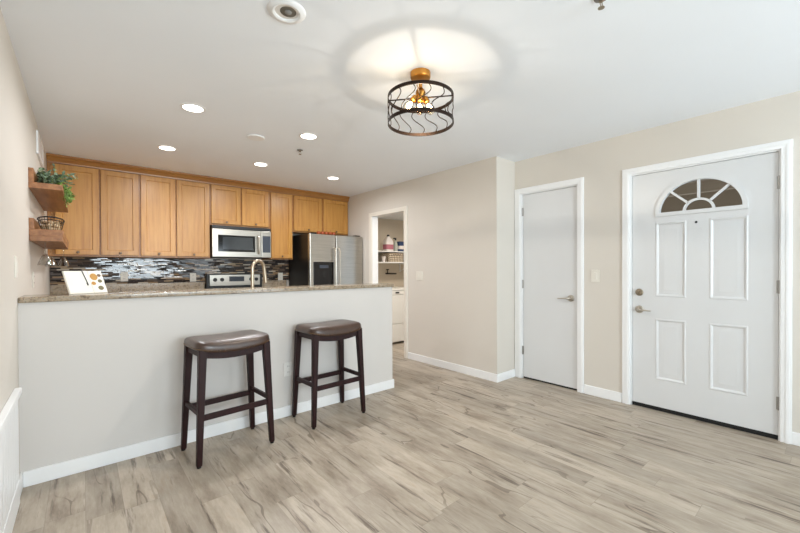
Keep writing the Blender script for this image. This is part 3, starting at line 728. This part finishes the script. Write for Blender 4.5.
def sprigs(starts, mat_, spread, n_leaf, L0, name):
    ml, ms = MB(), MB()
    for (p, d, ln) in starts:
        p = Vector(p); d = Vector(d).normalized(); pts = [p.copy()]
        for i in range(10):
            d = (d+Vector((random.gauss(0, .12), random.gauss(0, .12), random.gauss(0, .08)-spread))).normalized(); p = p+d*ln/10; 
            if p.x < XL+0.03: p.x = XL+0.03; d.x = abs(d.x)
            pts.append(p.copy())
        ms.tube(pts, 0.0016, 5)
        for i in range(n_leaf):
            q = pts[min(10, 1+int(i*10/n_leaf))]; dd = Vector((random.gauss(0, 1), random.gauss(0, 1), random.gauss(0.1, 0.7)))
            if q.x < XL+0.08: dd.x = abs(dd.x)
            leaf(ml, q, dd, Vector((random.gauss(0, .5), random.gauss(0, .5), 1)), L0*random.uniform(.7, 1.25), L0*0.62)
    ml.build(name, mat_, pl, smooth=0); ms.build('stems', 'leaf_green', pl)
st = []
for i in range(70):
    y = py+random.uniform(-0.26, 0.22); st.append(((px+random.uniform(-.035, .035), y, pz+0.03), (random.uniform(-.6, .6), random.gauss(0, .5), random.uniform(.6, 1.2)), random.uniform(.07, .17)))
sprigs(st, 'leaf_grey', 0.12, 13, 0.034, 'grey_foliage')
st = []
for i in range(24):
    st.append(((px+0.035, py+random.uniform(-0.16, 0.20), pz+0.04), (1.0, random.uniform(-.4, .3), random.uniform(.3, .8)), random.uniform(.10, .15)))
sprigs(st, 'leaf_green', 0.30, 13, 0.030, 'green_foliage')
st = []
for i in range(16):
    st.append(((px-0.01, py+random.uniform(0.1, 0.25), pz+0.05), (random.uniform(-.2, .3), random.uniform(.1, .9), random.uniform(.2, .8)), random.uniform(.12, .22)))
sprigs(st, 'leaf_grey', 0.14, 10, 0.030, 'far_foliage')

# ------------------------------------------------------------------ open booklet on the bar
bk_ = thing('open_booklet', 'open white booklet leaning on the bar top near the left wall', 'book', (0.035, 3.135, 1.0725))
yaw = radians(28); lean = radians(28)
BM = Matrix.Translation((0.035, 3.135, 1.0745)) @ Matrix.Rotation(yaw, 4, 'Z') @ Matrix.Rotation(-lean, 4, 'X')
bw, bh = 0.215, 0.165
def bbox(a, b, name, mt, parent, bev=0.001):
    m = MB(); m.box(a, b, bev); m.xform(BM); return m.build(name, mt, parent)
bb = bbox((-bw/2, 0.004, 0), (bw/2, 0.012, bh), 'booklet_cover', 'paper', bk_)
bbox((-bw/2+0.002, 0.0, 0.002), (0.024, 0.004, bh-0.002), 'left_page', 'paper', bb)
rp = bbox((0.026, 0.0, 0.002), (bw/2-0.002, 0.004, bh-0.002), 'right_page', 'paper', bb)
def disc(u, v, r, mt, parent, name='food_picture', sy=1.0):
    m = MB(); m.loft([[(u+r*cos(2*pi*i/20), yy, v+r*sy*sin(2*pi*i/20)) for i in range(20)] for yy in (0.0, -0.0008)]); m.xform(BM); m.build(name, mt, parent)
disc(0.052, 0.118, 0.022, 'food_gold', rp, sy=1.15); disc(0.040, 0.070, 0.013, 'food_gold', rp); disc(0.085, 0.128, 0.011, 'food_brown', rp); disc(0.080, 0.086, 0.013, 'food_green', rp, 'food_picture'); disc(0.074, 0.035, 0.016, 'food_green', rp)
m = MB(); m.box((-0.004, -0.003, 0.07), (0.002, -0.0002, bh+0.012), 0.001, rot=Matrix.Rotation(radians(-6), 3, 'Y')); m.box((-0.001, -0.0035, 0.056), (0.008, -0.0002, 0.074), 0.001)
m.xform(BM); m.build('page_ribbon', 'ink', bb)
m = MB(); m.tube([(-0.04, 0.012, bh*0.6), (-0.04, 0.075, 0.055)], 0.003, 6); m.xform(BM)
m = MB(); top = BM @ Vector((0, 0.012, bh*0.72)); bt = Vector((top.x-sin(yaw)*0.055, top.y+cos(yaw)*0.055, 1.0745)); m.tube([top, bt], 0.0035, 8); m.build('stand_leg', 'black_wire', bk_)

# ------------------------------------------------------------------ bar stools
def make_stool():
    root = bpy.data.objects.new('bar_stool', None); root.empty_display_size = 0.05; COL.objects.link(root)
    hx, hy = 0.255, 0.180; tx, ty = 0.206, 0.138   # foot and top half-spacing (leg centres)
    hx -= 0.018; hy -= 0.018
    def leg_at(sx, sy, z):
        t = z/0.715; return Vector((sx*(hx+(tx-hx)*t), sy*(hy+(ty-hy)*t), z))
    for sx, sy in ((-1, -1), (1, -1), (-1, 1), (1, 1)):
        m = MB(); rings = []
        for z, w in ((0.012, 0.0145), (0.016, 0.0155), (0.30, 0.0185), (0.60, 0.0215), (0.722, 0.0235)):
            c = leg_at(sx, sy, z); b = 0.003
            rings.append([(c.x+u, c.y+v, z) for u, v in ((-w+b, -w), (w-b, -w), (w, -w+b), (w, w-b), (w-b, w), (-w+b, w), (-w, w-b), (-w, -w+b))])
        m.loft(rings); lg = m.build('leg', 'espresso', root, local=True)
        m = MB(); c = leg_at(sx, sy, 0); m.lathe([(0.0125, 0), (0.0135, 0.002), (0.0135, 0.012)], (c.x, c.y, 0), 14); m.build('foot_glide', 'black_plastic', lg, local=True)
    def bar(a, b, w, h):
        m = MB(); a, b = Vector(a), Vector(b); d = (b-a).normalized(); s_ = Vector((-d.y, d.x, 0)); u = Vector((0, 0, 1))
        bv = 0.002
        prof = [(-w+bv, -h), (w-bv, -h), (w, -h+bv), (w, h-bv), (w-bv, h), (-w+bv, h), (-w, h-bv), (-w, -h+bv)]
        m.loft([[p+s_*q+u*r for q, r in prof] for p in (a, b)]); return m.build('stretcher', 'espresso', root, local=True)
    zf, zb, zs = 0.297, 0.288, 0.322
    bar(leg_at(-1, -1, zf), leg_at(1, -1, zf), 0.010, 0.018); bar(leg_at(-1, 1, zb), leg_at(1, 1, zb), 0.010, 0.018)
    bar(leg_at(-1, -1, zs), leg_at(-1, 1, zs), 0.010, 0.015); bar(leg_at(1, -1, zs), leg_at(1, 1, zs), 0.010, 0.015)
    # saddle: the seat line dips in the middle across x
    L, D = 0.243, 0.173
    dip = lambda x: -0.030*(1-min(1, (abs(x)/L))**2)
    for sy in (-1, 1):
        m = MB(); rings = []
        for i in range(25):
            x = -tx+2*tx*i/24; zt = 0.722+dip(x); zbm = 0.680+dip(x)*1.15
            y0 = sy*(ty-0.012); y1 = sy*(ty+0.012)
            rings.append([(x, y0, zbm), (x, y1, zbm), (x, y1, zt), (x, y0, zt)])
        m.loft(rings); m.build('apron', 'espresso', root, local=True)
    for sx in (-1, 1):
        m = MB(); m.box((sx*(tx-0.010), -ty, 0.672), (sx*(tx+0.012), ty, 0.722), 0.002); m.build('side_rail', 'espresso', root, local=True)
    # padded leather saddle seat
    m = MB(); nx, ny = 36, 24; ex = 5.0
    def sup(t, a, b, e): c, s_ = cos(t), sin(t); return (a*math.copysign(abs(c)**(2/e), c), b*math.copysign(abs(s_)**(2/e), s_))
    rings = []; nn = 72
    for fr_, h in ((1.0-0.006/0.2, -0.004), (1.0, 0.002), (1.004, 0.014), (1.0, 0.028), (0.985, 0.042), (0.95, 0.053), (0.89, 0.062), (0.78, 0.069), (0.58, 0.074), (0.3, 0.076), (0.06, 0.0765)):
        ring = []
        for i in range(nn):
            x, y = sup(2*pi*i/nn, L*fr_, D*fr_, 6.5 if fr_ > 0.9 else 5)
            ring.append((x, y, 0.722+dip(x)*(1.0 if h < 0.02 else 1.0)+h*(1.0+0.05*cos(x/L*pi))))
        rings.append(ring)
    m.loft(rings); se = m.build('seat', 'leather', root, smooth=60, local=True)
    m = MB(); k_ = 124
    for i in range(k_):
        x, y = sup(2*pi*(i+0.5)/k_, L*1.003, D*1.003, 6.5); r = 0.0032
        m.lathe([(r, -0.001), (r*0.75, r*0.6), (0.0003, r*0.9)], (x, y, 0.730+dip(x)), 6, Matrix.Rotation(atan2(y/D**2, x/L**2), 3, 'Z') @ Matrix.Rotation(pi/2, 3, 'Y'))
    nh = m.build('nailhead_trim', 'aged_brass', se, local=True); nh['kind'] = 'stuff'
    return root
st1 = make_stool(); st1.location = (0.7605, 2.733, 0); st1.rotation_euler = (0, 0, radians(4.5))
tag(st1, 'dark espresso stool with brown leather saddle seat, the one nearer the left wall', 'bar stool', 'saddle stools at the bar')
st2 = copy_tree(st1); st2.location = (1.572, 2.775, 0); st2.rotation_euler = (0, 0, radians(2))
tag(st2, 'dark espresso stool with brown leather saddle seat, nearer the open end of the bar', 'bar stool', 'saddle stools at the bar')

# ------------------------------------------------------------------ semi-flush ceiling lamp
LAMPXY, LAMPZ, LAMPH, LAMPR = (1.592, 1.671), 2.274, 0.153, 0.200
cx, cy_ = LAMPXY
lamp = thing('ceiling_lamp', 'drum cage ceiling lamp of dark iron with brass canopy', 'ceiling lamp', (cx, cy_, ZC))
MB().lathe([(0.0005, -0.040), (0.050, -0.039), (0.060, -0.034), (0.062, -0.028), (0.062, 0), (0.0005, 0)], (cx, cy_, ZC), 40).build('canopy', 'brass', lamp)
MB().tube([(cx, cy_, ZC-0.05), (cx, cy_, LAMPZ+0.05)], 0.011, 14).build('stem', 'brass', lamp)
MB().lathe([(0.0005, -0.03), (0.020, -0.024), (0.032, 0.0), (0.026, 0.016), (0.012, 0.030), (0.0005, 0.03)], (cx, cy_, LAMPZ+0.032), 28).build('hub', 'brass', lamp)
ZT, ZB_, RD = LAMPZ, LAMPZ-LAMPH, LAMPR
MB().ring((cx, cy_, ZT), RD, 0.005, 0.020, 96).build('top_hoop', 'iron', lamp)
MB().ring((cx, cy_, ZB_), RD, 0.005, 0.020, 96).build('bottom_hoop', 'iron', lamp)
for i in range(4):
    t = radians(40+90*i); MB().tube([(cx+0.02*cos(t), cy_+0.02*sin(t), ZT), (cx+RD*cos(t), cy_+RD*sin(t), ZT)], 0.0042, 8).build('spoke', 'iron', lamp)
for i in range(14):
    pts = []
    for j in range(15):
        q = j/14; t = 2*pi*i/14 + 0.15*sin(q*2*pi)-0.24*(q-0.5)
        pts.append((cx+RD*cos(t), cy_+RD*sin(t), ZT+(ZB_-ZT)*q))
    MB().tube(pts, 0.0028, 6).build('wavy_rod', 'iron', lamp)
for i, (ang, out, pw) in enumerate(((215, 0.14, 11.5), (150, 0.62, 1.3), (320, 0.45, 0.9))):
    t = radians(ang); d = Vector((cos(t)*out, sin(t)*out, -sqrt(1-out*out))); p0 = Vector((cx+0.012*cos(t), cy_+0.012*sin(t), LAMPZ+0.026))
    Rm = Vector((0, 0, 1)).rotation_difference(d).to_matrix()
    s_ = MB().lathe([(0.010, 0.012), (0.011, 0.022), (0.020, 0.030), (0.021, 0.058), (0.018, 0.060), (0.0005, 0.060)], p0, 20, Rm).build('lamp_socket', 'brass', lamp)
    b_ = MB().lathe([(0.012, 0.058), (0.013, 0.066), (0.022, 0.084), (0.028, 0.104), (0.026, 0.122), (0.016, 0.134), (0.0005, 0.138)], p0, 20, Rm).build('bulb', 'bulb_glass', s_)
    MB().lathe([(0.0005, 0.070), (0.010, 0.080), (0.015, 0.098), (0.011, 0.112), (0.0005, 0.118)], p0, 14, Rm).build('filament', 'filament_glow', b_)
    l = bpy.data.lights.new('bulb_light', 'POINT'); l.energy = pw; l.color = (1, 0.96, 0.92); l.shadow_soft_size = 0.010
    l.use_nodes = True; nt = l.node_tree; em = nt.nodes['Emission']; fo = nt.nodes.new('ShaderNodeLightFalloff'); fo.inputs[0].default_value = 1.0
    nt.links.new(fo.outputs['Linear'], em.inputs['Strength'])
    lo = bpy.data.objects.new('bulb_light', l); COL.objects.link(lo); lo.location = p0+d*0.122

# ------------------------------------------------------------------ recessed lights and ceiling fittings
LP = [(0.635, 3.115, 'lit recessed ceiling light above the bar, nearest the left wall'), (1.565, 3.108, 'lit recessed ceiling light above the bar stools, right of the flat ceiling disc'),
      (0.644, 4.300, 'lit recessed ceiling light in the row near the cabinets, first from the left wall'), (1.560, 4.285, 'lit recessed ceiling light in the row near the cabinets, in front of the microwave'), (2.526, 4.325, 'lit recessed ceiling light near the cabinets, in front of the refrigerator')]
for i, (x, y, lab) in enumerate(LP):
    t = thing('recessed_light', lab, 'ceiling light', (x, y, ZC), 'lit recessed ceiling lights')
    MB().lathe([(0.066, -0.001), (0.068, -0.006), (0.084, -0.003), (0.086, 0.0)], (x, y, ZC), 40, cap=False).build('trim_ring', 'trim_paint', t)
    MB().lathe([(0.0005, -0.0035), (0.067, -0.0035), (0.067, -0.001), (0.0005, -0.001)], (x, y, ZC), 36).build('lens', 'lens_glow', t)
    area_light('downlight', (x, y, ZC-0.006), (0, 0, 0), 0.12, 0.12, 11.5, (0.97, 0.98, 1.0), 'DISK', radians(172))
# unlit eyeball downlight
x, y = 0.735, 1.675
t = thing('eyeball_downlight', 'unlit recessed eyeball downlight in a white ring', 'ceiling light', (x, y, ZC))
MB().lathe([(0.052, -0.001), (0.053, -0.006), (0.062, -0.010), (0.082, -0.006), (0.088, 0.0)], (x, y, ZC), 48, cap=False).build('trim_ring', 'trim_paint', t)
ex_, ey_ = x+0.006, y-0.004
MB().lathe([(0.0005, -0.002), (0.052, -0.002), (0.052, -0.0005), (0.0005, -0.0005)], (x, y, ZC), 40).build('eyeball', 'plate_grey', t)
MB().lathe([(0.0005, -0.003), (0.036, -0.003), (0.037, -0.002), (0.0005, -0.002)], (ex_, ey_, ZC), 32).build('reflector', 'reflector_grey', t)
MB().lathe([(0.0005, -0.013), (0.010, -0.011), (0.016, -0.005), (0.016, -0.003), (0.0005, -0.003)], (ex_, ey_, ZC), 24).build('halogen_lamp', 'socket_grey', t)
MB().lathe([(0.0005, -0.012), (0.070, -0.012), (0.075, -0.006), (0.075, -0.003), (0.068, 0.0), (0.0005, 0.0)], (1.209, 3.436, ZC), 40).build('junction_cover', 'trim_paint', loc=(1.209, 3.436, ZC))
tag(bpy.data.objects['junction_cover'], 'flat white round cap on the ceiling over the bar', 'ceiling cap')
def sprinkler(x, y, label):
    t = thing('fire_sprinkler', label, 'sprinkler', (x, y, ZC), 'ceiling sprinkler heads')
    MB().lathe([(0.030, 0), (0.029, -0.003), (0.014, -0.006), (0.010, -0.007), (0.0005, -0.007)], (x, y, ZC), 24).build('escutcheon', 'socket_grey', t)
    m = MB(); m.lathe([(0.009, -0.006), (0.009, -0.018), (0.005, -0.020), (0.0005, -0.02)], (x, y, ZC), 12)
    for s_ in (-1, 1): m.tube([(x+s_*0.008, y, ZC-0.016), (x+s_*0.012, y, ZC-0.03), (x, y, ZC-0.044)], 0.002, 6)
    m.build('sprinkler_frame', 'nickel', t)
    MB().lathe([(0.0005, -0.047), (0.014, -0.046), (0.014, -0.044), (0.0005, -0.043)], (x, y, ZC), 16).build('deflector', 'nickel', t)
sprinkler(1.68, 3.527, 'small fire sprinkler head hanging near the kitchen downlights')
sprinkler(1.770, 0.690, 'dark fire sprinkler head at the top edge of the picture')

# ------------------------------------------------------------------ laundry room
wm = thing('washing_machine', 'white front panel washing machine in the laundry room', 'washing machine', (4.13, 4.99, 0))
B((3.78, 4.675, 0.03), (4.44, 5.33, 0.875), 0.008).build('machine_body', 'appliance_white', wm)
B((3.78, 4.655, 0.335), (4.44, 4.675, 0.80), 0.005).build('front_panel', 'appliance_white', wm)
B((3.78, 4.655, 0.045), (4.44, 4.675, 0.328), 0.005).build('lower_panel', 'appliance_white', wm)
cpn = B((3.78, 4.652, 0.807), (4.44, 4.675, 0.872), 0.005).build('control_strip', 'appliance_white', wm)
B((3.86, 4.645, 0.828), (3.935, 4.653, 0.852), 0.003).build('panel_latch', 'black_plastic', cpn)
B((3.77, 4.645, 0.876), (4.45, 5.34, 0.90), 0.006).build('machine_top', 'appliance_white', wm)
def lshelf(z, label):
    c = thing('laundry_shelf', label, 'shelf', (4.30, 5.30, z), 'laundry shelves')
    B((3.72, 5.06, z), (5.1, LY1-0.001, z+0.018), 0.002).build('shelf_board', 'trim_paint', c)
    for x in (3.80, 4.7): m = MB(); m.box((x, 5.16, z-0.014), (x+0.018, LY1-0.001, z)); m.box((x, LY1-0.016, z-0.16), (x+0.018, LY1-0.001, z)); m.tube([(x+0.009, 5.2, z-0.008), (x+0.009, LY1-0.012, z-0.15)], 0.006, 6); m.build('bracket', 'trim_paint', c)
lshelf(1.522, 'white upper laundry shelf holding detergent bottles')
lshelf(1.330, 'white lower laundry shelf holding the patterned basket')
ztop, zlow = 1.5405, 1.3485
x, y = 4.115, 5.16
t = thing('detergent_jug', 'white jug with a pink label on the upper laundry shelf', 'jug', (x, y, ztop))
def rrect(x, y, z, a, b, e=4, n=32): 
    o = []
    for i in range(n):
        c, s_ = cos(2*pi*i/n), sin(2*pi*i/n); o.append((x+a*math.copysign(abs(c)**(2/e), c), y+b*math.copysign(abs(s_)**(2/e), s_), z))
    return o
m = MB(); m.loft([rrect(x, y, ztop+h, a, b) for h, a, b in ((0, .082, .055), (.01, .088, .06), (.14, .088, .06), (.18, .080, .055), (.22, .050, .04), (.245, .024, .024), (.262, .022, .022))]); j = m.build('jug_body', 'jug_white', t)
m = MB(); m.loft([rrect(x, y, ztop+h, .0892, .0612) for h in (.03, .115)]); m.build('jug_label', 'jug_label', j)
MB().tube([(x+0.05, y, ztop+.20), (x+.075, y, ztop+.21), (x+.082, y, ztop+.16)], 0.010, 8).build('jug_handle', 'jug_white', j)
MB().lathe([(.024, .258), (.024, .285), (.018, .289), (.0005, .289)], (x, y, ztop), 16).build('jug_cap', 'black_plastic', t)
x = 4.285
t = thing('spray_bottle', 'slim pale bottle with a black cap beside the detergent jug', 'bottle', (x, y, ztop))
MB().lathe([(.034, 0), (.037, .008), (.037, .12), (.030, .155), (.014, .185), (.014, .20), (.0005, .20)], (x, y, ztop), 22).build('bottle_body', 'clear_bottle', t)
m = MB(); m.lathe([(.016, .198), (.016, .232), (.0005, .235)], (x, y, ztop), 14); m.box((x-0.045, y-0.01, ztop+.222), (x+.014, y+.01, ztop+.242), .003); m.build('bottle_cap', 'black_plastic', t)
x = 4.40
t = thing('detergent_tub', 'dark blue tub on the upper laundry shelf', 'tub', (x, y, ztop))
m = MB(); m.loft([rrect(x, y, ztop+h, a, b) for h, a, b in ((0, .062, .05), (.008, .066, .055), (.15, .066, .055), (.155, .06, .05))]); tb = m.build('tub_body', 'blue_plastic', t)
m = MB(); m.loft([rrect(x, y, ztop+h, .0672, .0562) for h in (.04, .10)]); m.build('tub_label', 'jug_white', tb)
m = MB(); m.loft([rrect(x, y, ztop+h, a, b) for h, a, b in ((.152, .069, .058), (.175, .069, .058), (.18, .062, .052))]); m.build('tub_lid', 'blue_plastic', t)
x = 4.26
t = thing('storage_basket', 'brown and cream lattice patterned basket on the lower laundry shelf', 'basket', (x, 5.22, zlow))
m = MB(); R = m.loft([rrect(x, 5.22, zlow+h, a, b, 6, 40) for h, a, b in ((0, .165, .12), (.155, .18, .135), (.155, .172, .127), (.01, .158, .113))]); m.build('basket_body', 'basket_weave', t)
m = MB(); m.tube(rrect(x, 5.22, zlow+.155, .176, .131, 6, 40), .006, 6, True); m.build('basket_rim', 'food_brown', t)
x = 3.965
t = thing('paper_cup', 'small white cup at the end of the lower laundry shelf', 'cup', (x, 5.10, zlow))
MB().lathe([(.0005, 0), (.028, .0), (.036, .095), (.038, .097), (.034, .095), (.026, .006), (.0005, .006)], (x, 5.10, zlow), 20).build('cup_body', 'jug_white', t)
x = 4.37
t = thing('wall_valve', 'black valve with an elbow on the wall above the washing machine', 'valve', (x, LY1, 1.14))
MB().tube([(x, LY1, 1.14), (x, LY1-0.05, 1.14), (x+0.03, LY1-0.06, 1.14), (x+0.20, LY1-0.06, 1.135)], 0.014, 10).build('valve_pipe', 'black_plastic', t)
m = MB(); m.tube([(x, LY1-0.05, 1.14), (x, LY1-0.05, 1.21)], 0.009, 8); m.lathe([(.026, .0), (.03, .008), (.026, .018), (.0005, .02)], (x, LY1-0.05, 1.205), 14); m.build('valve_handle', 'black_plastic', t)
l = thing('laundry_ceiling_light', 'round white ceiling light inside the laundry room', 'ceiling light', (4.3, 3.9, 2.17))
MB().lathe([(0.14, 0), (0.14, -0.02), (0.12, -0.05), (0.07, -0.07), (0.0005, -0.075)], (4.3, 3.9, 2.17), 36).build('diffuser', 'lens_glow', l)
area_light('laundry_light', (4.3, 3.9, 2.085), (0, 0, 0), 0.22, 0.22, 21, (1, 0.90, 0.77), 'DISK')
